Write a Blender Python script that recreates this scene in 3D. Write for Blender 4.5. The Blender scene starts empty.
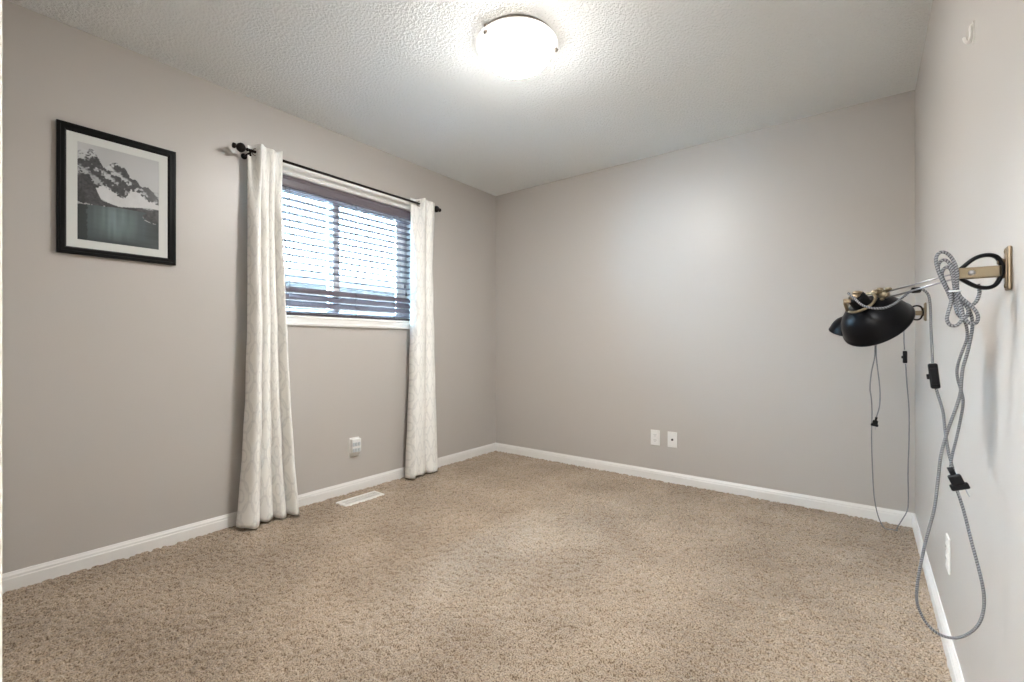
import bpy, bmesh, math, random
import numpy as np
from mathutils import Vector, Matrix
random.seed(7)
rng = np.random.default_rng(11)
S = bpy.context.scene
C = S.collection
PI = math.pi

# ------------------------------------------------------------------ camera
RW, RL, RH = 3.038, 3.375, 2.44          # room width (x), length (-y), height (z)
CAM = Vector((2.8162, -3.4104, 1.0173)); YAW = 0.6548; FPX = 459.78
cd = bpy.data.cameras.new('camera'); cam = bpy.data.objects.new('camera', cd); C.objects.link(cam)
cam.location = CAM; cam.rotation_euler = (PI/2, 0, YAW)
cd.sensor_width = 36; cd.lens = 36*FPX/1024; cd.shift_x = 0; cd.shift_y = 3.24/1024
cd.clip_start = 0.02; cd.clip_end = 100
S.camera = cam

# ------------------------------------------------------------------ sky, exposure
w = bpy.data.worlds.new('world'); S.world = w; w.use_nodes = True
bg = w.node_tree.nodes['Background']
bg.inputs[0].default_value = (0.45, 0.725, 1.0, 1)
# overcast sky: brighter towards the zenith than low down
wt = w.node_tree; tcw = wt.nodes.new('ShaderNodeTexCoord'); sx = wt.nodes.new('ShaderNodeSeparateXYZ'); mr = wt.nodes.new('ShaderNodeMapRange')
mr.interpolation_type = 'SMOOTHSTEP'
for k_, v_ in ((1, .35), (2, .95), (3, 20.0), (4, 70.0)): mr.inputs[k_].default_value = v_
wt.links.new(tcw.outputs['Generated'], sx.inputs[0]); wt.links.new(sx.outputs[2], mr.inputs[0]); wt.links.new(mr.outputs[0], bg.inputs[1])
S.view_settings.view_transform = 'Standard'; S.view_settings.look = 'None'
S.view_settings.exposure = 1.69; S.view_settings.gamma = 1; S.view_settings.use_curve_mapping = False
LAMP_POWER = 84.0
HALL_FILL_POWER = 170.0

# ------------------------------------------------------------------ materials
def mat(name, col=(.8,.8,.8), rough=.5, metal=0, spec=.5, bump=None, sheen=0, coat=0):
    m = bpy.data.materials.new(name); m.use_nodes = True
    nt = m.node_tree; b = nt.nodes['Principled BSDF']
    b.inputs['Base Color'].default_value = (*col, 1); b.inputs['Roughness'].default_value = rough
    b.inputs['Metallic'].default_value = metal; b.inputs['Specular IOR Level'].default_value = spec
    b.inputs['Sheen Weight'].default_value = sheen; b.inputs['Coat Weight'].default_value = coat
    if bump:
        sc, st, dist = bump
        tc = nt.nodes.new('ShaderNodeTexCoord'); n = nt.nodes.new('ShaderNodeTexNoise'); n.inputs['Scale'].default_value = sc
        n.inputs['Detail'].default_value = 3
        nt.links.new(tc.outputs['Object'], n.inputs['Vector'])
        bp = nt.nodes.new('ShaderNodeBump'); bp.inputs['Strength'].default_value = st; bp.inputs['Distance'].default_value = dist
        nt.links.new(n.outputs['Fac'], bp.inputs['Height']); nt.links.new(bp.outputs['Normal'], b.inputs['Normal'])
    return m
def emit(name, col, s):
    m = bpy.data.materials.new(name); m.use_nodes = True
    b = m.node_tree.nodes['Principled BSDF']
    b.inputs['Base Color'].default_value = (.9,.9,.9,1); b.inputs['Roughness'].default_value = .2
    b.inputs['Emission Color'].default_value = (*col,1); b.inputs['Emission Strength'].default_value = s
    return m
def ramp(nt, src, stops):
    r = nt.nodes.new('ShaderNodeValToRGB')
    while len(r.color_ramp.elements) < len(stops): r.color_ramp.elements.new(.5)
    for e, (p, c) in zip(r.color_ramp.elements, stops): e.position = p; e.color = (*c, 1)
    nt.links.new(src, r.inputs[0]); return r

M = {}
M['wall'] = mat('greige_wall_paint', (.49, .457, .422), .42, spec=.55, bump=(150, .10, .002))
M['trim'] = mat('white_trim_paint', (.78, .765, .735), .35)
M['plastic'] = mat('white_plastic', (.80, .79, .76), .35)
M['plastic_grey'] = mat('pale_grey_plastic', (.52, .55, .56), .4)
M['dark'] = mat('dark_slot', (.03, .03, .03), .6)
M['black_metal'] = mat('satin_black_metal', (.004, .004, .005), .34, spec=.13)
M['rod'] = mat('dark_bronze_rod', (.010, .007, .006), .38, spec=.2)
M['shade_in'] = mat('white_enamel_shade_lining', (.75, .75, .73), .5)
M['brass'] = mat('aged_brass', (.24, .185, .125), .42, metal=.85, bump=(90, .3, .001))
M['brass_pale'] = mat('pale_brass', (.23, .185, .12), .42, metal=.75)
M['steel'] = mat('steel_rod', (.35, .35, .36), .3, metal=.9)
M['black_plastic'] = mat('black_plastic', (.007, .007, .008), .4, spec=.14)
M['nickel'] = mat('brushed_nickel', (.30, .26, .22), .35, metal=.7)
M['vinyl'] = mat('white_vinyl_window', (.78, .74, .70), .4)
M['wood'] = mat('dark_stained_blind_wood', (.145, .122, .138), .32, spec=.6)
M['cordb_rail_shade'] = mat('dark_blind_cord_rail_shade', (.06, .05, .055), .7)
M['frame'] = mat('black_picture_frame', (.006, .006, .006), .3, spec=.16)
M['mat'] = mat('off_white_mat_board', (.62, .63, .60), .7)
M['siding'] = mat('brown_siding', (.042, .027, .020), .8)
M['snow'] = mat('snow_ground', (.5, .5, .5), .8)
M['roof'] = mat('brown_shingle_roof', (.032, .023, .018), .9)
M['lamp_glass'] = emit('frosted_lit_glass', (1, .985, .965), LAMP_POWER)
M['lamp_flange'] = emit('frosted_lit_glass_rim', (1, .96, .91), .40)
M['hall_fill_glass'] = emit('hall_fill_glow', (.95, .98, 1), HALL_FILL_POWER)

m = M['lamp_glass']; nt = m.node_tree                     # glow graded into the glass by height, dimmer sides to limit the ceiling halo
tc = nt.nodes.new('ShaderNodeTexCoord'); sz = nt.nodes.new('ShaderNodeSeparateXYZ'); mr = nt.nodes.new('ShaderNodeMapRange')
for k_, v_ in ((1, -.072), (2, -.116), (3, LAMP_POWER*.026), (4, LAMP_POWER)): mr.inputs[k_].default_value = v_
nt.links.new(tc.outputs['Object'], sz.inputs[0]); nt.links.new(sz.outputs[2], mr.inputs[0]); nt.links.new(mr.outputs[0], nt.nodes['Principled BSDF'].inputs['Emission Strength'])

# ceiling: sprayed texture with two small smudges
m = mat('textured_ceiling_paint', (.875, .895, .89), .75, spec=.25); nt = m.node_tree; b = nt.nodes['Principled BSDF']
tc = nt.nodes.new('ShaderNodeTexCoord')
n1 = nt.nodes.new('ShaderNodeTexNoise'); n1.inputs['Scale'].default_value = 75; n1.inputs['Detail'].default_value = 4; n1.inputs['Roughness'].default_value = .6
nt.links.new(tc.outputs['Object'], n1.inputs['Vector'])
r1 = ramp(nt, n1.outputs['Fac'], [(.40, (0,0,0)), (.62, (1,1,1))])
bp = nt.nodes.new('ShaderNodeBump'); bp.inputs['Strength'].default_value = .8; bp.inputs['Distance'].default_value = .004
nt.links.new(r1.outputs[0], bp.inputs['Height']); nt.links.new(bp.outputs[0], b.inputs['Normal'])
M['ceiling'] = m

# carpet: beige twist pile, flecked yarn
m = mat('beige_twist_carpet', (.4, .32, .24), .95, spec=.1, sheen=.25); nt = m.node_tree; b = nt.nodes['Principled BSDF']
tc = nt.nodes.new('ShaderNodeTexCoord')
n1 = nt.nodes.new('ShaderNodeTexNoise'); n1.inputs['Scale'].default_value = 210; n1.inputs['Detail'].default_value = 2
nt.links.new(tc.outputs['Object'], n1.inputs['Vector'])
r1 = ramp(nt, n1.outputs['Fac'], [(.33, (.12, .082, .05)), (.46, (.325, .25, .178)), (.68, (.56, .46, .36))])
n2 = nt.nodes.new('ShaderNodeTexNoise'); n2.inputs['Scale'].default_value = 2.6; n2.inputs['Detail'].default_value = 3
nt.links.new(tc.outputs['Object'], n2.inputs['Vector'])
r2 = ramp(nt, n2.outputs['Fac'], [(.36, (.78, .77, .76)), (.64, (1, 1, 1))])
mx = nt.nodes.new('ShaderNodeMix'); mx.data_type = 'RGBA'; mx.blend_type = 'MULTIPLY'; mx.inputs[0].default_value = 1
nt.links.new(r1.outputs[0], mx.inputs[6]); nt.links.new(r2.outputs[0], mx.inputs[7])
nt.links.new(mx.outputs[2], b.inputs['Base Color'])
M['carpet'] = m

# curtain cloth: cream weave with a faint grey trellis of rings
m = mat('cream_curtain_cloth', (.7, .68, .6), .85, spec=.2, sheen=.2); nt = m.node_tree; b = nt.nodes['Principled BSDF']
uv = nt.nodes.new('ShaderNodeUVMap')
def voro(scale, lo, hi, off=0.0):
    mp = nt.nodes.new('ShaderNodeMapping'); mp.inputs['Scale'].default_value = (scale, scale*.62, 1); mp.inputs['Location'].default_value = (off, off, 0)
    v = nt.nodes.new('ShaderNodeTexVoronoi'); v.voronoi_dimensions = '2D'; v.inputs['Scale'].default_value = 1; v.inputs['Randomness'].default_value = 0
    nt.links.new(uv.outputs[0], mp.inputs[0]); nt.links.new(mp.outputs[0], v.inputs['Vector'])
    mid = (lo+hi)/2
    return ramp(nt, v.outputs['Distance'], [(lo-.02, (0,0,0)), (lo+.01, (1,1,1)), (hi-.01, (1,1,1)), (hi+.02, (0,0,0))])
a1 = voro(7.5, .37, .43); a2 = voro(7.5, .37, .43, .5); a3 = voro(7.5, .13, .17); 
nz = nt.nodes.new('ShaderNodeTexNoise'); nz.inputs['Scale'].default_value = 60; nt.links.new(uv.outputs[0], nz.inputs['Vector'])
def mth(op, x, y):
    q = nt.nodes.new('ShaderNodeMath'); q.operation = op
    for k, s in enumerate((x, y)):
        if isinstance(s, (int, float)): q.inputs[k].default_value = s
        else: nt.links.new(s, q.inputs[k])
    return q.outputs[0]
f = mth('MAXIMUM', a1.outputs[0], a2.outputs[0]); f = mth('MAXIMUM', f, a3.outputs[0])
f = mth('MULTIPLY', f, nz.outputs['Fac'])
rr = ramp(nt, f, [(0, (.88, .865, .82)), (.75, (.73, .72, .69))])
nt.links.new(rr.outputs[0], b.inputs['Base Color'])
wv = nt.nodes.new('ShaderNodeTexNoise'); wv.inputs['Scale'].default_value = 500; nt.links.new(uv.outputs[0], wv.inputs['Vector'])
bp = nt.nodes.new('ShaderNodeBump'); bp.inputs['Strength'].default_value = .25; bp.inputs['Distance'].default_value = .001
nt.links.new(wv.outputs['Fac'], bp.inputs['Height']); nt.links.new(bp.outputs[0], b.inputs['Normal'])
M['curtain'] = m

# braided cord: black and white yarn spiralling round the cord (uv: x along, y around)
def braid(name, light, dark, k=1.0):
    m = mat(name, (.3,.3,.3), .8, spec=.2); nt = m.node_tree; b = nt.nodes['Principled BSDF']
    uv = nt.nodes.new('ShaderNodeUVMap')
    mp = nt.nodes.new('ShaderNodeMapping'); mp.inputs['Scale'].default_value = (1500*k, 2, 1); nt.links.new(uv.outputs[0], mp.inputs[0])
    ck = nt.nodes.new('ShaderNodeTexChecker'); ck.inputs['Scale'].default_value = 1
    rot = nt.nodes.new('ShaderNodeMapping'); rot.inputs['Rotation'].default_value = (0, 0, .6); nt.links.new(mp.outputs[0], rot.inputs[0])
    nt.links.new(rot.outputs[0], ck.inputs['Vector'])
    ck.inputs['Color1'].default_value = (*light, 1); ck.inputs['Color2'].default_value = (*dark, 1)
    nt.links.new(ck.outputs['Color'], b.inputs['Base Color']); return m
M['braid'] = braid('black_and_white_braided_cord', (.27,.275,.285), (.035,.035,.04))
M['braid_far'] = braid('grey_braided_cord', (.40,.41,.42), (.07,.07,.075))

# clear window glass
m = bpy.data.materials.new('clear_window_glass'); m.use_nodes = True; nt = m.node_tree; nt.nodes.clear()
o = nt.nodes.new('ShaderNodeOutputMaterial'); mxs = nt.nodes.new('ShaderNodeMixShader'); tr = nt.nodes.new('ShaderNodeBsdfTransparent'); gl = nt.nodes.new('ShaderNodeBsdfGlossy')
fr = nt.nodes.new('ShaderNodeFresnel'); fr.inputs[0].default_value = 1.35; gl.inputs['Roughness'].default_value = .02; tr.inputs[0].default_value = (.95,.97,.97,1)
nt.links.new(fr.outputs[0], mxs.inputs[0]); nt.links.new(tr.outputs[0], mxs.inputs[1]); nt.links.new(gl.outputs[0], mxs.inputs[2]); nt.links.new(mxs.outputs[0], o.inputs[0])
M['glass'] = m
# vertex-coloured photographic print
m = mat('printed_photograph', (.5,.5,.5), .35); nt = m.node_tree
at_ = nt.nodes.new('ShaderNodeVertexColor'); at_.layer_name = 'print'; nt.links.new(at_.outputs[0], nt.nodes['Principled BSDF'].inputs['Base Color'])
M['print'] = m

# ------------------------------------------------------------------ mesh helpers
def world(o):
    mtx = o.matrix_basis.copy()
    while o.parent: o = o.parent; mtx = o.matrix_basis @ mtx
    return mtx
def obj(name, bm, m, parent=None, smooth=None, loc=None):
    """bm is in world coordinates; links it as one mesh object"""
    if smooth is not None:
        for f in bm.faces: f.smooth = smooth
    me = bpy.data.meshes.new(name)
    if parent: bm.transform(world(parent).inverted())
    elif loc is not None: bm.transform(Matrix.Translation(-Vector(loc)))
    bm.to_mesh(me); bm.free()
    if isinstance(m, (list, tuple)):
        for q in m: me.materials.append(M[q])
    else: me.materials.append(M[m])
    o = bpy.data.objects.new(name, me); C.objects.link(o)
    if parent: o.parent = parent
    elif loc is not None: o.location = loc
    return o
def tag(o, label, cat, group=None):
    o['label'] = label; o['category'] = cat
    if group: o['group'] = group
    return o
def thing(name, label, cat, loc, group=None):
    o = bpy.data.objects.new(name, None); C.objects.link(o); o.location = loc; o.empty_display_size = .1
    return tag(o, label, cat, group)
def struct(name, bm, m, smooth=None, loc=None):
    o = obj(name, bm, m, None, smooth, loc); o['kind'] = 'structure'; return o
def B(): return bmesh.new()
def box(bm, a, b, bev=0, seg=2, mi=0):
    a, b = Vector(a), Vector(b)
    r = bmesh.ops.create_cube(bm, size=1)
    c, s = (a+b)/2, b-a
    for v in r['verts']: v.co = Vector((c.x+v.co.x*s.x, c.y+v.co.y*s.y, c.z+v.co.z*s.z))
    fs = set(f for v in r['verts'] for f in v.link_faces)
    for f in fs: f.material_index = mi
    if bev:
        es = list(set(e for v in r['verts'] for e in v.link_edges))
        r2 = bmesh.ops.bevel(bm, geom=es, offset=bev, segments=seg, affect='EDGES', profile=.5)
        for f in r2['faces']: f.material_index = mi
    return bm
def smooth_path(pts, n=6, closed=False):
    """Catmull-Rom through the points"""
    P = [Vector(p) for p in pts]; out = []; L = len(P)
    rngi = range(L) if closed else range(L-1)
    for i in rngi:
        if closed: p0, p1, p2, p3 = P[i-1], P[i], P[(i+1) % L], P[(i+2) % L]
        else: p0, p1, p2, p3 = P[max(i-1,0)], P[i], P[i+1], P[min(i+2, L-1)]
        for k in range(n):
            t = k/n; out.append(.5*((2*p1)+(-p0+p2)*t+(2*p0-5*p1+4*p2-p3)*t*t+(-p0+3*p1-3*p2+p3)*t**3))
    if not closed: out.append(P[-1])
    return out
def tube(bm, pts, r, seg=8, closed=False, smooth_n=0, flat=None, caps=True):
    """sweep a circle (or a flat=(a,b) ellipse with b along `up`) along pts, with uv (length, around)"""
    if smooth_n: pts = smooth_path(pts, smooth_n, closed)
    P = [Vector(p) for p in pts]; n = len(P)
    uvl = bm.loops.layers.uv.verify()
    rings = []; nrm = None; lens = [0.0]
    for i in range(n):
        if closed: t = (P[(i+1) % n]-P[i-1]).normalized()
        else: t = (P[min(i+1,n-1)]-P[max(i-1,0)]).normalized()
        if i: lens.append(lens[-1]+(P[i]-P[i-1]).length)
        if flat: nrm = (Vector(flat[2]) - t*Vector(flat[2]).dot(t)).normalized()
        elif nrm is None:
            a = Vector((0,0,1)) if abs(t.z) < .9 else Vector((1,0,0)); nrm = (a-t*a.dot(t)).normalized()
        else: nrm = (nrm-t*nrm.dot(t)).normalized()
        bn = t.cross(nrm); ring = []
        rr = r[i] if isinstance(r, (list, tuple)) else r
        for k in range(seg):
            a = 2*PI*k/seg
            if flat: off = nrm*math.cos(a)*flat[1] + bn*math.sin(a)*flat[0]
            else: off = (nrm*math.cos(a)+bn*math.sin(a))*rr
            ring.append(bm.verts.new(P[i]+off))
        rings.append(ring)
    m = n if closed else n-1
    for i in range(m):
        j = (i+1) % n; l0 = lens[i]; l1 = lens[j] if j else lens[i]+(P[0]-P[i]).length
        for k in range(seg):
            k2 = (k+1) % seg
            f = bm.faces.new((rings[i][k], rings[i][k2], rings[j][k2], rings[j][k]))
            f.smooth = True
            for lp, u in zip(f.loops, ((l0, k/seg), (l0, (k+1)/seg), (l1, (k+1)/seg), (l1, k/seg))): lp[uvl].uv = u
    if caps and not closed:
        bm.faces.new(rings[0][::-1]); bm.faces.new(rings[-1])
    return bm
def frame_mat(origin, axis, ref=(0,0,1)):
    z = Vector(axis).normalized(); r = Vector(ref)
    if abs(z.dot(r)) > .98: r = Vector((1,0,0))
    x = (r-z*r.dot(z)).normalized(); y = z.cross(x)
    mt = Matrix((x, y, z)).transposed().to_4x4(); mt.translation = Vector(origin); return mt
def lathe(bm, prof, origin, axis=(0,0,1), seg=32, mi=0, cap0=True, cap1=True, closed_prof=False):
    """prof: list of (radius, height along axis)"""
    T = frame_mat(origin, axis); rings = []
    for r, h in prof:
        if r < 1e-6: rings.append([bm.verts.new(T @ Vector((0,0,h)))])
        else: rings.append([bm.verts.new(T @ Vector((r*math.cos(2*PI*k/seg), r*math.sin(2*PI*k/seg), h))) for k in range(seg)])
    R = list(zip(rings, rings[1:]))
    if closed_prof: R.append((rings[-1], rings[0]))
    for a, b in R:
        for k in range(seg):
            k2 = (k+1) % seg
            if len(a) == 1 and len(b) == 1: continue
            if len(a) == 1: f = bm.faces.new((a[0], b[k2], b[k]))
            elif len(b) == 1: f = bm.faces.new((a[k], a[k2], b[0]))
            else: f = bm.faces.new((a[k], a[k2], b[k2], b[k]))
            f.smooth = True; f.material_index = mi
    if not closed_prof:
        if cap0 and len(rings[0]) > 1: bm.faces.new(rings[0][::-1]).material_index = mi
        if cap1 and len(rings[-1]) > 1: bm.faces.new(rings[-1]).material_index = mi
    return bm
def sphere(bm, c, r, seg=16, scale=(1,1,1)):
    q = bmesh.ops.create_uvsphere(bm, u_segments=seg, v_segments=seg//2, radius=r)
    for v in q['verts']: v.co = Vector((v.co.x*scale[0], v.co.y*scale[1], v.co.z*scale[2]))+Vector(c)
    for v in q['verts']:
        for f in v.link_faces: f.smooth = True
    return bm
def sweep_rect(bm, prof, o0, u, v, n, w, h):
    """mitred picture/casing frame: profile [(inset from outer edge, height along n)] round the rectangle w x h"""
    o0, u, v, n = map(Vector, (o0, u, v, n)); rings = []
    for ins, ht in prof:
        rings.append([bm.verts.new(o0+u*a+v*b_+n*ht) for a, b_ in ((ins, ins), (w-ins, ins), (w-ins, h-ins), (ins, h-ins))])
    k = len(rings)
    for i in range(k):
        a, b_ = rings[i], rings[(i+1) % k]
        for j in range(4):
            bm.faces.new((a[j], a[(j+1) % 4], b_[(j+1) % 4], b_[j]))
    bmesh.ops.recalc_face_normals(bm, faces=bm.faces)
    return bm
def board(bm, prof, p0, p1, out, z0=0):
    """baseboard: profile [(depth out of wall, height)] swept from p0 to p1"""
    p0, p1, out = Vector(p0), Vector(p1), Vector(out)
    a = [bm.verts.new(p0+out*d+Vector((0,0,z0+h))) for d, h in prof]; b_ = [bm.verts.new(p1+out*d+Vector((0,0,z0+h))) for d, h in prof]
    n = len(prof)
    for i in range(n): bm.faces.new((a[i], a[(i+1) % n], b_[(i+1) % n], b_[i]))
    bm.faces.new(a[::-1]); bm.faces.new(b_); bmesh.ops.recalc_face_normals(bm, faces=bm.faces)
    return bm
def cell(x, y, Y):
    """point seen along the sight line (x, y) at depth plane Y, used to survey the lamp cords"""
    a = (x-512)/FPX; b_ = -(y-344.24)/FPX; s, c = math.sin(-YAW), math.cos(-YAW)
    r = Vector((s+a*c, c-a*s, b_)); t = (Y-CAM.y)/r.y
    return CAM+r*t

# ------------------------------------------------------------------ room shell
T = .15
WY0, WY1, WZ0, WZ1 = -2.165, -1.01, 1.195, 2.06        # window opening
DX0, DX1, DZ = 2.206, 2.955, 2.05                        # doorway the camera stands in
FY0 = -RL                                               # room face of the front wall
bm = B(); YB = -4.75
box(bm, (-T, FY0-.13, -.1), (0, WY0, RH)); box(bm, (-T, WY1, -.1), (0, T, RH))
box(bm, (-T, WY0, -.1), (0, WY1, WZ0)); box(bm, (-T, WY0, WZ1), (0, WY1, RH)); struct('wall_left', bm, 'wall')
bm = B(); box(bm, (0, 0, -.1), (RW, T, RH)); struct('wall_back', bm, 'wall')
bm = B(); box(bm, (RW, YB, -.1), (RW+T, T, RH)); struct('wall_right', bm, 'wall')
bm = B(); box(bm, (0, FY0-.115, -.1), (DX0-.018, FY0, RH)); box(bm, (DX1+.018, FY0-.115, -.1), (RW, FY0, RH)); box(bm, (DX0-.018, FY0-.115, DZ+.018), (DX1+.018, FY0, RH))
struct('wall_front', bm, 'wall')
bm = B(); box(bm, (.9, YB-.1, 0), (RW+T, YB, RH)); box(bm, (.8, YB-.1, 0), (.9, FY0-.115, RH)); struct('wall_hall', bm, 'wall')
bm = B(); box(bm, (-T, YB-.1, RH), (RW+T, T, RH+.1)); struct('ceiling', bm, 'ceiling')

# carpet pile as real relief
def carpet():
    d = .0046; nx = int(RW/d)+1; ny = int((RL+.12)/d)+1
    a = rng.random((ny, nx)).astype(np.float32)
    def blur(q, k=1):
        for _ in range(k):
            q = (np.roll(q,1,0)+2*q+np.roll(q,-1,0))/4; q = (np.roll(q,1,1)+2*q+np.roll(q,-1,1))/4
        return q
    f1 = blur(a, 2); f1 = (f1-f1.mean())/f1.std()
    f2 = blur(rng.random((ny, nx)).astype(np.float32), 5); f2 = (f2-f2.mean())/f2.std()
    f0 = blur(rng.random((ny, nx)).astype(np.float32), 1); f0 = (f0-f0.mean())/f0.std()
    q = np.clip((.8*f1+.5*f0+.35*f2+1.5)/2.0, 0, 1); h = q*q*(3-2*q)*.0095-.0096+.0005*f2
    xs = np.linspace(0, RW, nx); ys = np.linspace(-RL-.12, 0, ny)
    X, Y = np.meshgrid(xs, ys)
    jx = (rng.random((ny, nx))-.5)*d*.5; jy = (rng.random((ny, nx))-.5)*d*.5
    jx[:, 0] = jx[:, -1] = 0; jy[0] = jy[-1] = 0
    co = np.stack([X+jx, Y+jy, h], -1).reshape(-1, 3).astype(np.float32)
    i = np.arange(nx*ny).reshape(ny, nx)
    q = np.stack([i[:-1,:-1], i[:-1,1:], i[1:,1:], i[1:,:-1]], -1).reshape(-1, 4).astype(np.int32)
    me = bpy.data.meshes.new('floor'); me.vertices.add(len(co)); me.vertices.foreach_set('co', co.ravel())
    me.loops.add(q.size); me.loops.foreach_set('vertex_index', q.ravel())
    me.polygons.add(len(q)); me.polygons.foreach_set('loop_start', np.arange(0, q.size, 4, dtype=np.int32)); me.polygons.foreach_set('loop_total', np.full(len(q), 4, dtype=np.int32))
    me.polygons.foreach_set('use_smooth', np.ones(len(q), dtype=bool))
    me.update(calc_edges=True); me.materials.append(M['carpet'])
    o = bpy.data.objects.new('floor', me); C.objects.link(o); o['kind'] = 'structure'
carpet()
bm = B(); box(bm, (.8, YB, -.1), (RW, FY0-.12, -.003)); struct('floor_hall', bm, 'carpet')
bm = B(); box(bm, (0, FY0-.12, -.1), (RW, 0, -.016)); struct('subfloor', bm, 'carpet')

# baseboards, colonial profile
BP = [(0, 0), (.013, 0), (.013, .050), (.0105, .054), (.0105, .062), (.006, .070), (.004, .076), (0, .076)]
BP = [(d, h-.004 if h else -.02) for d, h in BP]
bm = board(B(), BP, (0, FY0, 0), (0, 0, 0), (1,0,0)); struct('baseboard_left', bm, 'trim')
bm = board(B(), BP, (0, 0, 0), (RW, 0, 0), (0,-1,0)); struct('baseboard_back', bm, 'trim')
bm = board(B(), BP, (RW, 0, 0), (RW, FY0, 0), (-1,0,0)); struct('baseboard_right', bm, 'trim')
bm = board(B(), BP, (0, FY0, 0), (DX0-.07, FY0, 0), (0,1,0)); struct('baseboard_front', bm, 'trim')
# door jamb and casing round the doorway
bm = B()
box(bm, (DX0-.018, FY0-.13, 0), (DX0, FY0+.013, DZ)); box(bm, (DX1, FY0-.13, 0), (DX1+.018, FY0+.013, DZ)); box(bm, (DX0-.018, FY0-.13, DZ), (DX1+.018, FY0+.013, DZ+.018))
box(bm, (DX0-.07, FY0, 0), (DX0-.018, FY0+.013, DZ+.07)); box(bm, (DX1+.018, FY0, 0), (DX1+.06, FY0+.013, DZ+.07)); box(bm, (DX0-.018, FY0, DZ+.018), (DX1+.018, FY0+.013, DZ+.07))
struct('door_1', bm, 'trim')

# ------------------------------------------------------------------ window
wl = WY1-WY0; wh = WZ1-WZ0
bm = B()
# casing on the room side
sweep_rect(bm, [(0,0), (0,.016), (.012,.018), (.022,.013), (.044,.011), (.052,.014), (.062,.008), (.062,0)], (0, WY0-.06, WZ0-.06), (0,1,0), (0,0,1), (1,0,0), wl+.12, wh+.12)
# jamb lining of the opening
sweep_rect(bm, [(-.012,-T), (-.012,.002), (.003,.002), (.003,-T)], (0, WY0, WZ0), (0,1,0), (0,0,1), (1,0,0), wl, wh)
win = struct('window_1', bm, 'trim', loc=(0, WY0, WZ0))
bm = B(); sweep_rect(bm, [(0,-.145), (0,-.085), (.022,-.085), (.022,-.094), (.034,-.094), (.034,-.145)], (0, WY0+.003, WZ0+.003), (0,1,0), (0,0,1), (1,0,0), wl-.006, wh-.006)
obj('window_frame', bm, 'vinyl', win)
ym = -1.635
def sash(y0, y1, x0, x1):
    bm = B(); sweep_rect(bm, [(0,x0), (0,x1), (.036,x1), (.042,x1-.008), (.042,x0)], (0, y0, WZ0+.018), (0,1,0), (0,0,1), (1,0,0), y1-y0, wh-.042)
    s = obj('sash', bm, 'vinyl', win)
    bm = B(); box(bm, ((x0+x1)/2-.002, y0+.030, WZ0+.048), ((x0+x1)/2+.002, y1-.030, WZ1-.054)); obj('pane', bm, 'glass', s)
sash(WY0+.022, ym+.035, -.115, -.090); sash(ym-.030, WY1-.03, -.142, -.117)

# ------------------------------------------------------------------ blind
BY0, BY1 = WY0+.008, WY1-.008
bl = thing('window_blind', 'dark wooden slatted venetian blind lowered over the window between the curtains', 'blind', (-.035, (BY0+BY1)/2, WZ0))
bm = B(); box(bm, (-.068, BY0, WZ1-.052), (-.012, BY1, WZ1-.006), .002); obj('headrail', bm, 'wood', bl)
bm = B(); VP = [(-.010, 0), (-.004, .004), (-.002, .012), (-.006, .018), (-.006, .050), (-.002, .056), (.0, .064), (-.004, .070), (-.010, .072)]
board(bm, [(d, h) for d, h in VP], (0, BY0-.004, 0), (0, BY1+.004, 0), (1,0,0), WZ1-.076); obj('valance', bm, 'wood', bl)
bm = B(); ns = 18; zs = [WZ0+.036+k*.0433 for k in range(ns)]
for kz, z in enumerate(zs):
    tl = math.radians((-20, -46, -48, -44)[kz] if kz < 4 else 4); hw = .025
    P = []
    for q in range(5):
        s = -1+q*.5; P.append((-.040+s*hw*math.cos(tl), z+s*hw*math.sin(tl)+.0016*(1-s*s)))
    top = [[bm.verts.new((x, y, zz+.0017)) for x, zz in P] for y in (BY0, BY1)]
    bot = [[bm.verts.new((x, y, zz-.0017)) for x, zz in P] for y in (BY0, BY1)]
    for q in range(4):
        bm.faces.new((top[0][q], top[0][q+1], top[1][q+1], top[1][q])); bm.faces.new((bot[0][q+1], bot[0][q], bot[1][q], bot[1][q+1]))
    for t_ in (0, 1): bm.faces.new([*bot[t_], *top[t_][::-1]])
    for q in (0, 4): bm.faces.new((bot[0][q], top[0][q], top[1][q], bot[1][q]))
bmesh.ops.recalc_face_normals(bm, faces=bm.faces); obj('slats', bm, 'wood', bl)
bm = B(); box(bm, (-.064, BY0, WZ0+.004), (-.016, BY1, WZ0+.020), .003); obj('bottom_rail', bm, 'cordb_rail_shade', bl)  # rail darker than the slats: shade of its underside put into the colour
for y in (BY0+.17, (BY0+BY1)/2+.07, BY1-.17):
    bm = B()
    for x in (-.0665, -.0135): tube(bm, [(x, y, WZ0+.02), (x, y, WZ1-.05)], .0011, 5)
    tube(bm, [(-.040, y+.012, WZ0+.02), (-.040, y+.012, WZ1-.05)], .0009, 5)
    obj('ladder_cord', bm, 'cordb_rail_shade', bl)
bm = B()
for dy, zb in ((0, 1.45), (.012, 1.39)):
    y = BY1-.075+dy; tube(bm, [(-.008, y, zb+.02), (-.008, y, WZ1-.05)], .0010, 5)
    lathe(bm, [(.002, .03), (.005, .022), (.0065, .004), (.004, 0)], (-.008, y, zb), seg=10)
obj('pull_cord', bm, 'cordb_rail_shade', bl)

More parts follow.
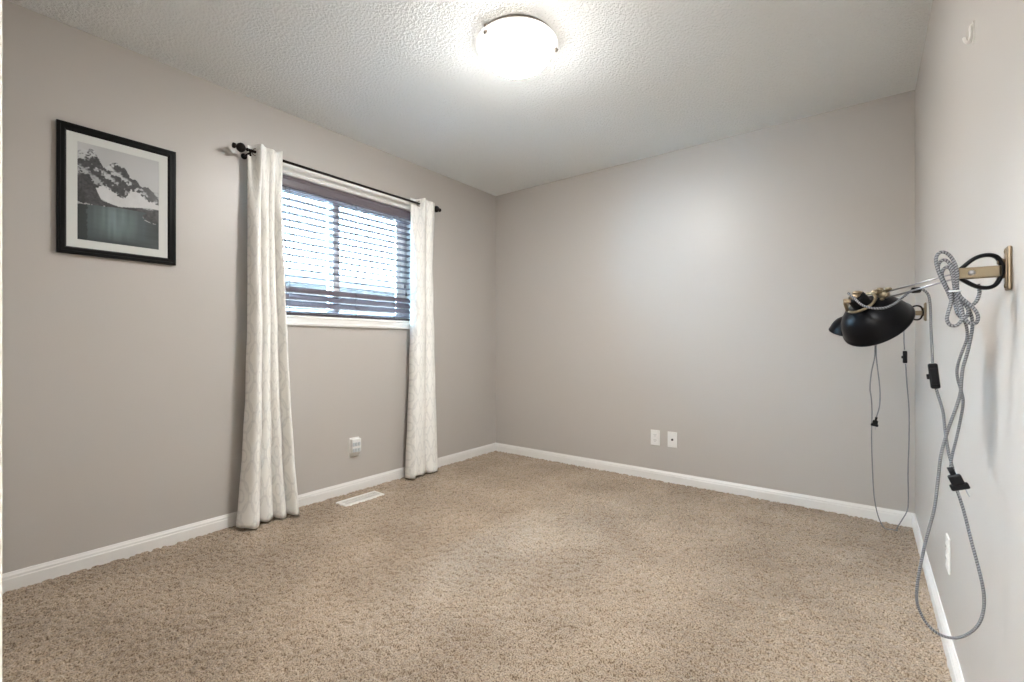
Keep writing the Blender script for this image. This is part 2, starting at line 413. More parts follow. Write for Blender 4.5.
# neighbour's house outside, its eave a little above the sill
nh = thing('neighbour_house', 'neighbouring house seen dimly through the blind slats', 'house', (-6.0, 2.0, -2.6))
bm = B(); box(bm, (-12, -6, -2.6), (-6, 14, 2.15))
for k in range(24): box(bm, (-6.0, -6, -2.5+k*.19), (-5.985, 14, -2.5+k*.19+.17))
obj('wall', bm, 'siding', nh)
bm = B(); pr = [(-5.6, 2.15), (-5.6, 2.28), (-9, 3.0), (-12.4, 2.28), (-12.4, 2.15)]
a = [bm.verts.new((x, -6.4, z)) for x, z in pr]; c_ = [bm.verts.new((x, 14.4, z)) for x, z in pr]
for i in range(5): bm.faces.new((a[i], a[(i+1) % 5], c_[(i+1) % 5], c_[i]))
bm.faces.new(a[::-1]); bm.faces.new(c_); bmesh.ops.recalc_face_normals(bm, faces=bm.faces); obj('roof', bm, 'roof', nh)
bm = B(); box(bm, (-T, -9, RH+.1), (-T+.1, 7, 5.6)); box(bm, (-T, -9, -2.6), (-T+.1, FY0-.14, RH+.1)); box(bm, (-T, T+.01, -2.6), (-T+.1, 7, RH+.1)); box(bm, (-.62, -9, 5.6), (.5, 7, 5.7)); struct('exterior_shade_wall', bm, 'vinyl')  # unseen upper house wall and eave, added to darken the neighbour's siding
bm = B(); box(bm, (-14, -14, -2.8), (-.6, 18, -2.6)); o = struct('ground', bm, 'snow')

# ------------------------------------------------------------------ curtain rod
RX, RZ = .085, 2.103; RY0, RY1 = -2.275, -.885
rod = thing('curtain_rod', 'thin dark bronze curtain rod with ball finials above the window', 'curtain rod', (0, (RY0+RY1)/2, RZ))
bm = tube(B(), [(RX, RY0, RZ), (RX, RY1, RZ)], .0075, 14); obj('rod', bm, 'rod', rod)
for y, s in ((RY0, -1), (RY1, 1)):
    prof = [(.0085, -.004), (.010, .002), (.006, .008), (.0095, .012), (.019, .018), (.0255, .029), (.0255, .039), (.019, .050), (.0095, .056), (.007, .060), (.0135, .063), (.0150, .069), (.0135, .076), (.006, .079), (0, .0795)]
    bm = lathe(B(), prof, (RX, y, RZ), (0, s, 0), 20); obj('finial', bm, 'rod', rod)
for y in (RY0+.016, RY1-.016):
    bm = B(); tube(bm, [(.004, y, RZ-.012), (RX-.01, y, RZ-.012)], .0055, 10)
    lathe(bm, [(.017, 0), (.017, .004), (.010, .007)], (.0, y, RZ-.012), (1,0,0), 18)
    pts = [(RX+.0115*math.cos(t), y, RZ+.0115*math.sin(t)) for t in np.linspace(PI*.9, PI*2.1, 12)]
    tube(bm, pts, .0035, 8)
    tube(bm, [(RX, y, RZ-.011), (RX, y, RZ-.024)], .0035, 8); sphere(bm, (RX, y, RZ-.027), .006, 10)
    obj('rod_bracket', bm, 'rod', rod)

# ------------------------------------------------------------------ curtains
def curtain(label, edges, folds, ztop, hem, depth_bottom, side):
    """edges: [(z, y_left, y_right)]; folds: relative widths of the rounded folds"""
    root = thing('curtain', label, 'curtain', (RX, (edges[-1][1]+edges[-1][2])/2, .02), 'cream patterned curtains on the dark rod')
    zs_ = [e[0] for e in edges]; yl = [e[1] for e in edges]; yr = [e[2] for e in edges]
    nu = 26*len(folds); nv = 90; uc = (.18, .30)[side]
    cuts = np.concatenate([[0], np.cumsum(folds)])/sum(folds)
    bm = B(); uvl = bm.loops.layers.uv.verify(); grid = []
    for j in range(nv+1):
        v = j/nv; z = ztop+(hem-ztop)*v
        y0 = np.interp(z, zs_[::-1], yl[::-1]); y1 = np.interp(z, zs_[::-1], yr[::-1])
        row = []
        k_top = max(0, 1-v*4.0); k_top = k_top*k_top*(3-2*k_top)
        for i in range(nu+1):
            u = i/nu
            w_ = u + (.010*math.sin(9*v+1.3)+.008*math.sin(23*v))*math.sin(PI*u)*(1-k_top)
            w_ = min(max(w_, 0), 1)
            q = int(min(np.searchsorted(cuts, w_, 'right')-1, len(folds)-1)); t = (w_-cuts[q])/(cuts[q+1]-cuts[q])
            lobe = math.sin(PI*t)**.52
            dep = depth_bottom[0]+(depth_bottom[1]-depth_bottom[0])*v
            dep *= (.80+.28*math.sin(2.1*q+1.5*v+.5))
            xb = .055+.012*v + dep*lobe
            # grommet weave round the rod near the top
            ww = min(max((u-uc+.10)/.20, 0), 1); ww = ww*ww*(3-2*ww)
            xt = RX - .030 + .056*ww + ww*.012*math.sin(2*PI*(u-uc)*2.6)
            x = xt*k_top + xb*(1-k_top)
            cr = .0025*math.sin(40*v+11*u)*math.sin(17*u+3*v)*(1-k_top)
            zz = z
            if j == nv: zz += .004*math.sin(25*u)
            if j == 0: zz += .006*math.sin(2*PI*(u-uc)*1.4)*ww
            row.append(bm.verts.new((x+cr, y0+(y1-y0)*u, zz)))
        grid.append(row)
    L = .85
    for j in range(nv):
        for i in range(nu):
            f = bm.faces.new((grid[j][i], grid[j+1][i], grid[j+1][i+1], grid[j][i+1])); f.smooth = True
            for lp, (a, c) in zip(f.loops, ((i,j), (i,j+1), (i+1,j+1), (i+1,j))): lp[uvl].uv = (a/nu*L, c/nv*2.1)
    o = obj('cloth', bm, 'curtain', root)
    md = o.modifiers.new('thick', 'SOLIDIFY'); md.thickness = .003; md.offset = 0
    # metal grommets where the cloth crosses the rod
    for u in (uc, .975):
        y = yl[0]+(yr[0]-yl[0])*u
        pts = [(RX+.019*math.cos(t)*.75, y+.019*math.cos(t)*.66*(1 if u == uc else -1), RZ+.019*math.sin(t)) for t in np.linspace(0, 2*PI, 24, endpoint=False)]
        bm = tube(B(), pts, .0030, 6, closed=True); obj('grommet', bm, 'nickel', root)
    return root
curtain('cream patterned curtain panel left of the window, flaring onto the carpet',
        [(2.145, -2.262, -2.098), (1.9, -2.262, -2.092), (1.2, -2.265, -2.072), (.7, -2.278, -2.052), (.35, -2.298, -2.030), (.1, -2.318, -2.008), (0, -2.328, -2.000)],
        [1.25, 1.0, .85, .8], 2.140, .012, (.060, .100), 0)
curtain('cream patterned curtain panel right of the window, nearest the room corner',
        [(2.145, -1.090, -.885), (1.9, -1.090, -.880), (1.2, -1.098, -.868), (.7, -1.115, -.860), (.35, -1.135, -.850), (.1, -1.150, -.846), (0, -1.155, -.845)],
        [.35, 1.3, 1.0], 2.140, .012, (.055, .085), 1)

# ------------------------------------------------------------------ framed print
fy0, fz0, fw_, fh_ = -3.030, 1.421, .439, .580
pf = thing('picture_frame', 'black framed mountain lake photograph on the left wall', 'framed picture', (0, fy0+fw_/2, fz0))
bm = B(); sweep_rect(bm, [(0,.001), (0,.019), (.003,.022), (.012,.022), (.014,.019), (.026,.019), (.030,.014), (.033,.008), (.033,.001)], (0, fy0, fz0), (0,1,0), (0,0,1), (1,0,0), fw_, fh_); obj('frame', bm, 'frame', pf)
bm = B(); sweep_rect(bm, [(.031,.004), (.031,.008), (.068,.008), (.070,.0065), (.070,.004)], (0, fy0, fz0), (0,1,0), (0,0,1), (1,0,0), fw_, fh_); obj('mat_board', bm, 'mat', pf)
def print_mesh():
    W_, H_ = 150, 226; y0, y1, z0, z1 = fy0+.068, fy0+fw_-.068, fz0+.070, fz0+fh_-.058
    U, V = np.meshgrid(np.linspace(0, 1, W_), np.linspace(0, 1, H_))      # V from the bottom
    def noise(sx, sy, seed):
        r = np.random.default_rng(seed); g = r.random((sy+2, sx+2)); x = U*sx; y = V*sy
        xi = x.astype(int); yi = y.astype(int); fx = x-xi; fy = y-yi; fx = fx*fx*(3-2*fx); fy = fy*fy*(3-2*fy)
        return (g[yi,xi]*(1-fx)+g[yi,xi+1]*fx)*(1-fy)+(g[yi+1,xi]*(1-fx)+g[yi+1,xi+1]*fx)*fy
    nn = .5*noise(9, 13, 1)+.3*noise(22, 30, 2)+.2*noise(50, 64, 3)
    nf = .5*noise(30, 40, 4)+.5*noise(60, 90, 5)
    L = .40+.06*V+.10*U*0+.10*(noise(3,4,8)-.5)                            # overcast sky
    rgb = np.stack([L, L*1.005, L*1.01], -1)
    ridge = np.interp(U, [0,.10,.18,.25,.30,.34,.38,.46,.55,.62,.68,.75,.82,.88,1.0], [.905,.92,.925,.86,.76,.79,.835,.845,.81,.73,.72,.665,.665,.645,.61])+.030*(nf-.5)+.012*np.sin(46*U)
    mt_ = V < ridge
    strata = np.sin(60*(V*.95+U*.45)+5*nn+2*nf)
    rock = nn+.55*(nf-.5)+.13*strata
    m1 = np.clip((rock-.50)*5.5, 0, 1)
    shade_side = np.clip((ridge-V)*4, 0, 1)
    Lr = .025+.46*m1*(1-.35*shade_side)+.05*nf
    # pale gullies between the two peaks
    gul = np.exp(-((U-(.30+.55*(.80-V)))/.035)**2)*(V < .80)*(V > .5); Lr = Lr*(1-.45*gul*m1)+.20*gul*m1
    rgb[mt_] = np.stack([Lr*.98, Lr, Lr*1.02], -1)[mt_]
    haze = np.clip((U-.70)/.3, 0, 1)*.35; rgb[mt_] = (rgb*(1-haze[...,None])+.26*haze[...,None])[mt_]
    # snow apron
    top = np.interp(U, [0,.18,.26,.35,.49,.56,.63,.72,.82,1], [.30,.54,.575,.571,.505,.49,.595,.585,.525,.49])+.05*(nf-.5)
    bot = np.interp(U, [0,.2,.26,.35,.49,.63,.82,1], [.45,.52,.45,.417,.395,.41,.434,.44])
    sn = (V < top) & (V > bot); rgb[sn] = (.50+.12*nn[sn])[:,None]
    # dark forest shoulder on the left and along the shore
    fo = V < np.interp(U, [0,.06,.14,.20,.235,.27,.33,.45,.60,.68,.74,.82,1], [.631,.632,.61,.56,.49,.43,.405,.388,.382,.40,.418,.405,.425])+.014*nf
    Lf = .018+.055*nf*nn*2; rgb[fo] = np.stack([Lf, Lf, Lf*1.03], -1)[fo]
    shl = np.abs(V-(.362-.06*U*(U<.3)+.010*nf)) < np.where(U < .32, .012, .003); rgb[shl & (nf > .35)] = .34
    # lake
    lake = V < .352+.030*np.clip(U/.5, 0, 1)+.004*nf
    gl_ = np.exp(-((U-.45)/.26)**2)*np.clip((V-.02)/.30, 0, 1)**.8*np.clip(1.25-V/.42, .3, 1)
    Lk = .045+.27*gl_+.05*(noise(30, 3, 6)-.5)*gl_*3+.012*noise(6, 60, 9)
    lk = np.stack([Lk*.74, Lk*.98, Lk*1.0], -1); rgb[lake] = lk[lake]
    sl = lake & (U < .11+.05*(nf-.5)); rgb[sl] = rgb[sl]*.45
    isl = (((U-1.02)/.235)**2+((V-.345)/.062)**2 < 1+.6*(nf-.5)); rgb[isl] = np.stack([Lf, Lf, Lf], -1)[isl]
    rf_ = lake & (U > .82) & (V < .30) & (V > .10); rgb[rf_] = rgb[rf_]*(.6+.4*(1-U[rf_])/.18)[:,None]
    shr = (np.abs(((U-1.02)/.245)**2+((V-.338)/.066)**2-1) < .10) & (V < .335) & (nf > .42); rgb[shr] = .30
    rgb = np.clip(rgb, 0, 1)
    bm = B(); cl = bm.verts.layers.float_color.new('print')
    g = [[bm.verts.new((.0068, y0+(y1-y0)*i/(W_-1), z0+(z1-z0)*j/(H_-1))) for i in range(W_)] for j in range(H_)]
    for j in range(H_):
        for i in range(W_): g[j][i][cl] = (*rgb[j,i], 1)
    for j in range(H_-1):
        for i in range(W_-1): bm.faces.new((g[j][i], g[j][i+1], g[j+1][i+1], g[j+1][i]))
    o = obj('photograph', bm, 'print', pf); o['label'] = 'black and white mountain and lake print'
print_mesh()

# ------------------------------------------------------------------ ceiling light
LX, LY = 1.524, -1.69
cl = thing('ceiling_light', 'round frosted glass flush ceiling light glowing near the room centre', 'ceiling light', (LX, LY, RH))
bm = lathe(B(), [(0, 0), (.165, 0), (.174, -.004), (.177, -.024), (.170, -.027), (0, -.027)], (LX, LY, RH), (0,0,1), 48, cap0=False, cap1=False); obj('pan', bm, 'nickel', cl)
bm = lathe(B(), [(.163, -.048), (.176, -.040), (.188, -.031), (.1915, -.028), (.190, -.025), (.176, -.033), (.163, -.041)], (LX, LY, RH), (0,0,1), 64, closed_prof=True)
o = obj('glass_flange', bm, 'lamp_flange', cl)
prof = [(.165, -.030), (.166, -.048), (.162, -.064), (.149, -.086), (.126, -.107), (.092, -.124), (.048, -.134), (0, -.137)]
bm = lathe(B(), prof, (LX, LY, RH), (0,0,1), 64, cap0=False, cap1=False)
o = obj('glass_bowl', bm, 'lamp_glass', cl)
for a in (-102, 38, 148):
    a = math.radians(a); bm = B(); px, py = LX+.183*math.cos(a), LY+.183*math.sin(a)
    lathe(bm, [(0, -.050), (.008, -.050), (.011, -.043), (.007, -.036), (.003, -.034), (.003, -.018), (.009, -.016), (.009, -.010), (0, -.009)], (px, py, RH), seg=14)
    tube(bm, [(px, py, RH-.013), (LX+.150*math.cos(a), LY+.150*math.sin(a), RH-.013)], .004, 8)
    obj('finial_screw', bm, 'nickel', cl)
# unseen hall light, added to fill the room through the doorway
hl = thing('hall_fill_light', 'added fill light, unseen, on the hall ceiling behind the doorway', 'ceiling light', (2.0, -4.15, RH))
bm = lathe(B(), [(.16, -.001), (.165, -.03), (.15, -.045)], (2.0, -4.15, RH), seg=32); obj('pan', bm, 'nickel', hl)
bm = lathe(B(), [(.15, -.045), (.145, -.07), (.11, -.09), (.06, -.10), (0, -.103)], (2.0, -4.15, RH), seg=32); obj('glass_bowl', bm, 'hall_fill_glass', hl)

# ------------------------------------------------------------------ outlets
def plate(root, c, n, w_=.070, h_=.115, mt='plastic', name='cover_plate'):
    c, n = Vector(c), Vector(n); s = n.cross(Vector((0,0,1)))
    bm = B(); box(bm, (-w_/2, 0, -h_/2), (w_/2, .006, h_/2), .0025, 2)
    mx_ = Matrix((s, n, Vector((0,0,1)))).transposed().to_4x4(); mx_.translation = c
    bm.transform(mx_); return obj(name, bm, mt, root), mx_
def lbox(mx_, a, b, bev=0, bm=None):
    q = B(); box(q, a, b, bev); q.transform(mx_)
    if bm is None: return q
    me = bpy.data.meshes.new('t'); q.to_mesh(me); q.free(); bm.from_mesh(me); bpy.data.meshes.remove(me); return bm
def duplex(label, c, n):
    r = thing('wall_outlet', label, 'outlet', c)
    p, mx_ = plate(r, c, n)
    for z in (.020, -.020):
        rc = obj('socket', lbox(mx_, (-.017, .004, z-.014), (.017, .0085, z+.014), .003), 'plastic', r)
        bm = lbox(mx_, (-.008, .0083, z-.002), (-.0058, .0089, z+.008)); lbox(mx_, (.0058, .0083, z-.002), (.008, .0089, z+.007), 0, bm); lbox(mx_, (-.002, .0083, z-.010), (.002, .0089, z-.006), 0, bm)
        obj('slots', bm, 'dark', rc)
    bm = lathe(B(), [(0,0), (.003,0), (.003,.0015), (0,.002)], mx_ @ Vector((0,.006,0)), n, 10); obj('screw', bm, 'plastic', r)
    return r
duplex('white duplex outlet on the back wall, left of the small cable plate', (1.562, 0, .314), (0,-1,0))
r = thing('cable_plate', 'white wall plate with one dark centre jack, beside the back wall outlet', 'wall plate', (1.690, 0, .314))
p, mx_ = plate(r, (1.690, 0, .314), (0,-1,0))
bm = lathe(B(), [(.0085,0), (.0085,.002), (.006,.003), (.006,.009), (.003,.009), (.003,.004)], mx_ @ Vector((0,.006,0)), (0,-1,0), 12); obj('jack', bm, 'dark', r)
for z in (.042, -.042):
    bm = lathe(B(), [(0,0), (.003,0), (.003,.0015), (0,.002)], mx_ @ Vector((0,.006,z)), (0,-1,0), 10); obj('screw', bm, 'plastic', r)
duplex('white outlet low on the right wall behind the hanging lamp cord', (RW, -1.318, .322), (-1,0,0))
# left wall outlet with a plug-in adapter
c = (0, -1.545, .306); r = thing('plug_in_adapter', 'white multi socket adapter plugged in low on the wall under the window', 'power adapter', c)
p, mx_ = plate(r, c, (1,0,0), .076, .130)
bm = lbox(mx_, (-.036, .006, -.036), (.036, .034, .058), .006); body = obj('body', bm, 'plastic', r)
for sx in (-.018, .004, .024):
    for z in (.022, -.018):
        bm = lbox(mx_, (sx-.0085, .034, z-.013), (sx+.0085, .0385, z+.013), .003); o = obj('socket', bm, 'plastic_grey', body)
        bm = lbox(mx_, (sx-.004, .0383, z-.004), (sx-.0025, .0389, z+.006)); lbox(mx_, (sx+.0025, .0383, z-.004), (sx+.004, .0389, z+.006), 0, bm)
# floor vent register
r = thing('floor_vent', 'white slotted floor register set in the carpet beside the left baseboard', 'vent', (.18, -1.612, 0))
bm = B(); sweep_rect(bm, [(0,-.004), (.002,.004), (.014,.0065), (.020,.005), (.020,-.004)], (.122, -1.760, 0), (1,0,0), (0,1,0), (0,0,1), .116, .296); obj('rim', bm, 'plastic', r)
bm = B()
for k in range(26): box(bm, (.140, -1.742+k*.01025, -.003), (.220, -1.742+k*.01025+.0035, .0034))
box(bm, (.178, -1.745, -.002), (.182, -1.478, .004)); obj('grille', bm, 'plastic', r)
bm = B(); box(bm, (.138, -1.745, -.012), (.222, -1.478, -.0035)); obj('duct_shade_plate', bm, 'plastic_grey', r)  # grey plate under the grille stands in for the shade between its bars
# white hook high on right wall
hk = thing('wall_hook', 'small white cup hook high on the right wall near the ceiling', 'hook', (RW, -1.755, 1.837))
bm = B(); box(bm, (RW-.003, -1.761, 1.791), (RW, -1.749, 1.845), .001); obj('backing', bm, 'plastic', hk)
pts = [(RW-.003, -1.755, 1.838), (RW-.007, -1.755, 1.830), (RW-.006, -1.755, 1.813), (RW-.008, -1.755, 1.800), (RW-.012, -1.755, 1.795), (RW-.017, -1.755, 1.801), (RW-.0185, -1.755, 1.810)]
bm = tube(B(), pts, .0036, 10, smooth_n=5); obj('hook_arm', bm, 'plastic', hk)

# ------------------------------------------------------------------ wall lamps
def wall_lamp(label, yw, z0, J1, cs, n, k, near):
    """yw: wall position; J1: arm end; cs: centre of the shade opening; n: direction it opens to; k: part scale"""
    root = thing('wall_lamp', label, 'wall lamp', (RW, yw, z0), 'black swing arm wall lamps')
    V = Vector
    # wall plate with raised edge and screws
    bm = B(); box(bm, (RW-.007, yw-.013, z0-.042), (RW, yw+.013, z0+.042), .003, 3)
    box(bm, (RW-.0085, yw-.008, z0-.036), (RW-.006, yw+.008, z0+.036), .001, 2); wp = obj('wall_plate', bm, 'brass', root)
    for dz in (-.033, .033):
        bm = lathe(B(), [(0,0), (.0045,0), (.0045,.002), (0,.003)], (RW-.007, yw, z0+dz), (-1,0,0), 12); obj('screw', bm, 'brass_pale', wp)
    bm = B()
    for dz in (-.014, .014): lathe(bm, [(.005, 0), (.005, .003), (.007, .004), (.007, .008), (.005, .009), (.005, .011)], (RW-.008, yw, z0+dz), (-1,0,0), 14)
    obj('pivot_post', bm, 'brass', root)
    # black loop spring
    c = V((RW-.034, yw, z0-.004))
    lp = [(-.046, 0), (-.036, .009), (-.016, .028), (.002, .033), (.016, .026), (.022, .004), (.016, -.022), (.004, -.031), (-.014, -.027), (-.036, -.010)]
    bm = tube(B(), [c+V((a, 0, b)) for a, b in lp], 1, 10, closed=True, smooth_n=5, flat=(.0040, .0085, (0, 1, 0))); obj('spring_loop', bm, 'black_metal', root)
    # brass arm bar
    J0 = V((RW-.070, yw-.001, z0-.006))
    bm = B(); box(bm, (RW-.074, yw-.0105, z0-.015), (RW-.014, yw-.0065, z0+.006), .001); box(bm, (RW-.074, yw+.0065, z0-.015), (RW-.014, yw+.0105, z0+.006), .001)
    box(bm, (RW-.018, yw-.0105, z0-.015), (RW-.014, yw+.0105, z0+.006), .001); bar = obj('arm_bar', bm, 'brass_pale', root)
    bm = lathe(B(), [(0,-.002), (.0048,-.002), (.0055,0), (.0048,.002), (0,.003)], (RW-.055, yw-.0105, z0-.005), (0,-1,0), 14); obj('bolt', bm, 'steel', bar)
    # two thin steel rods of the arm, crossing near the clip
    J1 = V(J1)
    bm = tube(B(), [J0+V((0, 0, .005)), J1+V((0, .004, .004))], .0019, 8); obj('arm_rod', bm, 'steel', root)
    bm = tube(B(), [J0+V((0, 0, -.005)), J1+V((0, -.004, -.012))], .0019, 8); obj('arm_rod', bm, 'steel', root)
    # shade: lathe about its axis, opening towards n
    n = V(n).normalized(); cs = V(cs); R_ = .100*k
    outer = [(.017, -.122), (.024, -.120), (.026, -.112), (.026, -.088), (.029, -.082), (.040, -.078), (.056, -.070), (.071, -.058), (.083, -.042), (.091, -.024), (.096, -.008), (.0985, 0), (.1005, .002), (.1005, .006), (.0985, .007)]; outer = [(r*k, h*k) for r, h in outer]
    inner = [(r-.0022, h-.0) for r, h in outer[3:-1]][::-1]; inner = [(.0965*k, .005*k)]+[(r, h) for r, h in inner if h < 0]
    bm = lathe(B(), [(0, -.123*k)]+outer, cs, n, 48, cap0=False, cap1=False)
    sh = obj('lamp_shade', bm, 'black_metal', root)
    bm = lathe(B(), [(.0985*k, .007*k)]+inner+[(.020*k, -.084*k), (0, -.084*k)], cs, n, 48, cap0=False, cap1=False); obj('shade_lining', bm, 'shade_in', sh)
    bm = lathe(B(), [(r*k, h*k) for r, h in [(.0, -.030), (.012, -.032), (.020, -.042), (.022, -.052), (.015, -.066), (.0125, -.083)]], cs, n, 20, cap0=False, cap1=False); obj('light_bulb', bm, 'plastic', root)
    # brass ring round the neck, with its fork
    rc = cs-n*.092*k; Tn = frame_mat(rc, n)
    bm = tube(B(), [Tn @ V((.033*math.cos(t), .033*math.sin(t), 0)) for t in np.linspace(0, 2*PI, 32, endpoint=False)], .0035, 8, closed=True); obj('neck_ring', bm, 'brass_pale', root)
    side = (J1-rc); side = (side-n*side.dot(n)).normalized(); s2 = n.cross(side)
    kb = B()
    fs = rc+side*.034
    tube(kb, [fs-s2*.004, fs+side*.012+V((0,0,.004)), J1], .0045, 10)
    obj('fork_arm', kb, 'brass_pale', root)
    kb = B(); ax = V((0, 1, 0))
    mj = J1+V((0, 0, -.002))
    lathe(kb, [(.0, -.013), (.009, -.013), (.0105, -.010), (.0105, .010), (.009, .013), (0, .013)], mj, (0.3, 1, .1), 16)
    lathe(kb, [(.0, 0), (.006, 0), (.0075, .004), (.0075, .010), (0, .011)], mj+V((-.016, -.006, .004)), (-.4, -1, .2), 8)
    tube(kb, [mj+V((-.020, -.012, .006)), mj+V((.012, -.014, .010))], .0035, 8)
    sphere(kb, mj+V((-.008, -.018, .012)), .006, 10, (1.3, 1, .8)); sphere(kb, mj+V((.008, -.018, .012)), .006, 10, (1.3, 1, .8))
    sphere(kb, mj+V((-.004, -.016, -.012)), .005, 10)
    obj('knuckle_joint', kb, 'brass_pale', root)
    kb = B(); tb = cs-n*.121*k; nn_ = tb-side*.020
    tube(kb, [rc-side*.034, nn_-side*.008, nn_-n*.006-side*.004], .004, 8)
    box(kb, nn_-V((.010, .006, .004)), nn_+V((.006, .006, .007)), .002)
    sphere(kb, tb-n*.006+side*.008, .009, 12, (1.2, 1, .6))
    lathe(kb, [(0,0), (.012, 0), (.012, .005), (0, .006)], tb, -n, 14)
    obj('socket_cap', kb, 'brass', root)
    return root, J0, J1, cs, n

def plug(bm_body, root, p, d, mt='black_plastic'):
    d = Vector(d).normalized(); m_ = frame_mat(p, d, (0,1,0))
    q = B(); tube(q, [(0,0,-.004), (0,0,.016)], .0052, 8); box(q, (-.0085, -.011, .012), (.0085, .011, .034), .003); box(q, (-.0055, -.0155, .030), (.0055, .0155, .044), .003)
    q.transform(m_); o = obj('plug', q, mt, root)
    q = B(); box(q, (-.001, -.008, .043), (.001, -.0055, .060)); box(q, (-.001, .0055, .043), (.001, .008, .060)); q.transform(m_); obj('prong', q, 'steel', o)
def switch(root, p, d, s=1):
    d = Vector(d).normalized(); m_ = frame_mat(p, d, (1,0,0))
    q = B(); box(q, (-.0085*s, -.007*s, -.029*s), (.0085*s, .007*s, .029*s), .004*s, 3); box(q, (-.0065*s, -.0085*s, -.019*s), (.0065*s, .0085*s, .019*s), .002*s); q.transform(m_); o = obj('cord_switch', q, 'black_plastic', root)
    q = B(); box(q, (-.013*s, -.003*s, -.005*s), (-.007*s, .003*s, .007*s), .0015*s); q.transform(m_); obj('switch_lever', q, 'black_plastic', o)

def PP(lst):
    """(x, y, Y) sight-line triples to points"""
    return [cell(*q) for q in lst]
# near lamp
yw, z0 = -2.13, 1.163
J1 = cell(884, 294, -1.925)
cs = cell(876.5, 323, -1.900)
near, J0, J1v, csv, nv_ = wall_lamp('black dome wall lamp nearest the camera, brass bracket and bundled braided cord', yw, z0, J1, cs, (.44, .58, -.69), .80, True)
CR = .0031
# clip where the cord meets the arm
pc = cell(916, 290, -1.985)
bm = B(); box(bm, pc-Vector((.009, .007, .007)), pc+Vector((.009, .007, .006)), .003); obj('cord_clip', bm, 'black_plastic', near)
# cord: shade top -> sag over the shade -> clip -> switch
bm = tube(B(), PP([(848,293,-2.00), (854,298,-2.01), (862,305,-2.02), (872,308,-2.03), (884,308,-2.03), (894,304,-2.02), (903,297,-2.0), (911,291,-1.99), (918,289,-1.985), (925,291,-1.985), (929,297,-1.985), (930.5,310,-1.985), (931,330,-1.985), (932,348,-1.985), (932.5,363,-1.985)]), CR*.9, 8, smooth_n=6); obj('cord', bm, 'braid', near)
switch(near, cell(934, 376, -1.985), (cell(936, 389, -1.985)-cell(932.5, 363, -1.985)), 1.0)
bm = tube(B(), PP([(936,388,-1.985), (938,395,-1.985), (943,412,-1.99), (945,430,-1.995), (948,450,-2.0), (951,462,-2.01), (953.5,472,-2.025), (955,484,-2.03), (959,496,-2.04), (964,512,-2.05), (971,540,-2.06), (979,570,-2.07), (983.5,592,-2.07), (983.5,610,-2.07), (978,625,-2.07), (966,635,-2.06), (952,638,-2.05), (937,633,-2.05), (925,621,-2.05), (917.5,604,-2.06), (917,588,-2.07), (920,568,-2.07), (926,540,-2.07), (934,510,-2.08), (938,480,-2.08), (941,455,-2.09), (948,430,-2.09), (957,405,-2.10), (960.5,392,-2.105), (962.5,370,-2.11), (968,350,-2.115), (972,330,-2.12), (972,318,-2.125), (968,308,-2.13)]), CR*.92, 8, smooth_n=6)
obj('cord', bm, 'braid', near)
# the wound bundle on the arm
def Lp(p, c=False): return tube(B(), PP(p), CR, 8, closed=c, smooth_n=7)
bm = Lp([(958,300,-2.14), (957,285,-2.145), (957,272,-2.15), (954,262,-2.15), (949,255,-2.15), (943,252,-2.15), (938,254,-2.15), (936,260,-2.15), (938,270,-2.148), (943,282,-2.145), (949,294,-2.14)]); obj('cord_loop', bm, 'braid', near)
bm = Lp([(957,302,-2.135), (955,285,-2.14), (954,272,-2.143), (950,264,-2.143), (945,260,-2.143), (940,262,-2.143), (938,268,-2.143), (941,278,-2.14), (947,290,-2.135), (952,302,-2.13)]); obj('cord_loop', bm, 'braid', near)
bm = Lp([(956,304,-2.13), (955,292,-2.133), (953,278,-2.136), (951,270,-2.136), (947,267,-2.136), (943,270,-2.136), (942,276,-2.136), (946,286,-2.133), (951,296,-2.13), (953,304,-2.127)]); obj('cord_loop', bm, 'braid', near)
bm = Lp([(951,290,-2.142), (951,302,-2.145), (948,313,-2.15), (947,320,-2.15), (950,325,-2.15), (956,325.5,-2.15), (961,321,-2.148), (963,316,-2.145), (961,306,-2.142), (957,294,-2.14)]); obj('cord_loop', bm, 'braid', near)
bm = Lp([(956,286,-2.146), (960,296,-2.148), (968,303,-2.15), (975,310,-2.15), (978,317,-2.15), (976,323,-2.15), (970,323.5,-2.148), (964,317,-2.146), (960,306,-2.144), (956,294,-2.142)]); obj('cord_loop', bm, 'braid', near)
bm = Lp([(954,290,-2.136), (955,302,-2.136), (957,312,-2.136), (962,318,-2.136), (967,316,-2.136), (968,309,-2.136), (962,301,-2.136), (957,292,-2.136)]); obj('cord_loop', bm, 'braid', near)
bm = Lp([(978,284,-2.122), (979.5,292,-2.122), (977,300,-2.123), (972,305,-2.126), (966,304,-2.13), (959,296,-2.134)]); obj('cord_loop', bm, 'braid', near)
pb = cell(954.5, 291, -2.141)
bm = tube(B(), [pb+Vector((.0085*math.cos(t), .010*math.sin(t), .001*math.sin(t))) for t in np.linspace(0, 2*PI, 18, endpoint=False)], .0018, 6, closed=True); obj('cable_tie', bm, 'plastic_grey', near)
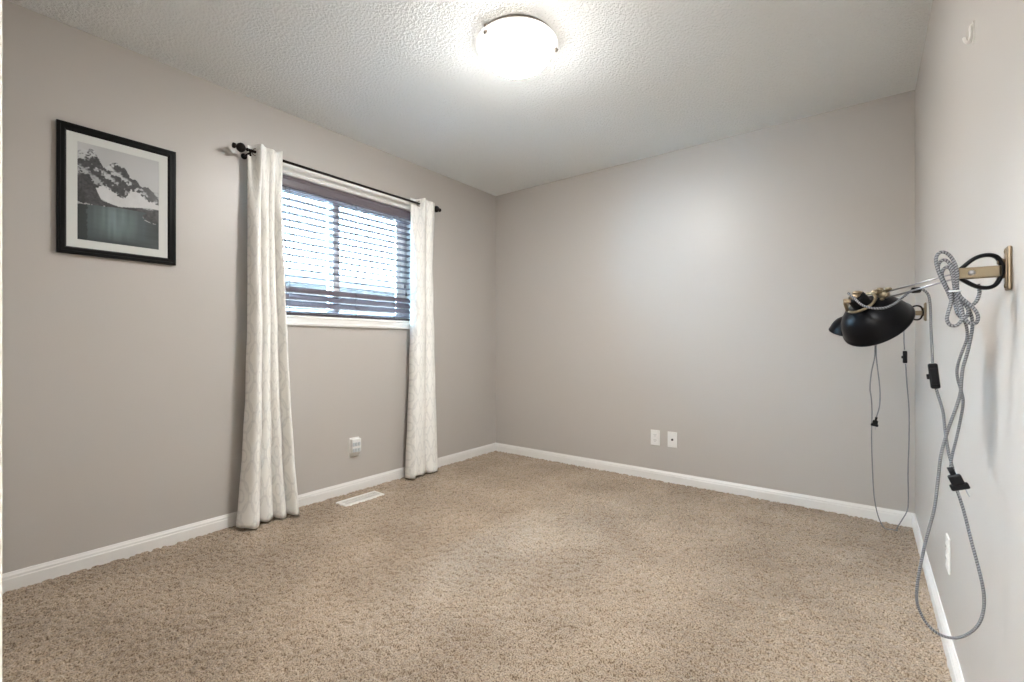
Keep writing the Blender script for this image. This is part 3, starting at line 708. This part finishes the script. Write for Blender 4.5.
# tail of the cord to the plug
bm = tube(B(), PP([(957,300,-2.14), (961,315,-2.14), (966,325,-2.135), (967,338,-2.12), (962,352,-2.11), (957.5,366,-2.10), (957.5,378,-2.09), (962,394,-2.08), (963,404,-2.075), (960,422,-2.07), (956,440,-2.065), (952,456,-2.06), (950.5,468,-2.06)]), CR*.85, 8, smooth_n=6); obj('cord', bm, 'braid', near)
plug(None, near, cell(950.5, 469, -2.06), Vector((.40, -.1, -1)))

# far lamp
yw2, z2 = -.60, 1.165
J1b = Vector((2.812, -.45, 1.160)); cs2 = Vector((2.752, -.43, 1.090))
far, J0b, J1w, csw, nw = wall_lamp('black dome wall lamp by the room corner, mostly hidden behind the nearer lamp', yw2, z2, J1b, cs2, (-.15, .35, -.92), .90, False)
pc = Vector((2.90, -.49, 1.150))
bm = B(); box(bm, pc-Vector((.009, .007, .007)), pc+Vector((.009, .007, .006)), .003); obj('cord_clip', bm, 'black_plastic', far)
bm = tube(B(), [cs2+Vector((.01,-.02,.125)), cs2+Vector((.04,-.02,.135)), cs2+Vector((.09,-.03,.10)), pc+Vector((-.02,0,0)), pc]+PP([(905,312,-.45), (904,325,-.44), (904,340,-.43), (904.5,350,-.43)]), CR*.85, 7, smooth_n=6); obj('cord', bm, 'braid_far', far)
switch(far, cell(905, 357, -.43), (0, 0, -1), 1.05)
bm = tube(B(), PP([(905.5,364,-.43), (907,385,-.40), (909,410,-.37), (909,440,-.33), (908,470,-.28), (908.3,500,-.22), (907,511,-.19), (902,520,-.165), (897,528,-.15)])+
     [Vector((2.955,-.150,.004)), Vector((2.935,-.145,.003)), Vector((2.905,-.15,.003))]+PP([(881,523,-.19), (877,512,-.21), (874,495,-.24), (872.5,470,-.28), (871.5,440,-.32), (872,415,-.35), (871.5,400,-.37), (870,388,-.38), (871.5,372,-.40), (874.5,358,-.42), (875,345,-.43), (876,325,-.44)]), CR*.85, 7, smooth_n=6); obj('cord', bm, 'braid_far', far)
bm = tube(B(), PP([(876,325,-.44), (876,345,-.43), (876.5,360,-.42), (878.5,376,-.41), (880,392,-.40), (879.5,406,-.40), (877,415,-.40), (876,419,-.40)]), CR*.85, 7, smooth_n=6); obj('cord', bm, 'braid_far', far)
plug(None, far, cell(876.3, 418, -.40), Vector((-.2, -.1, -1)))
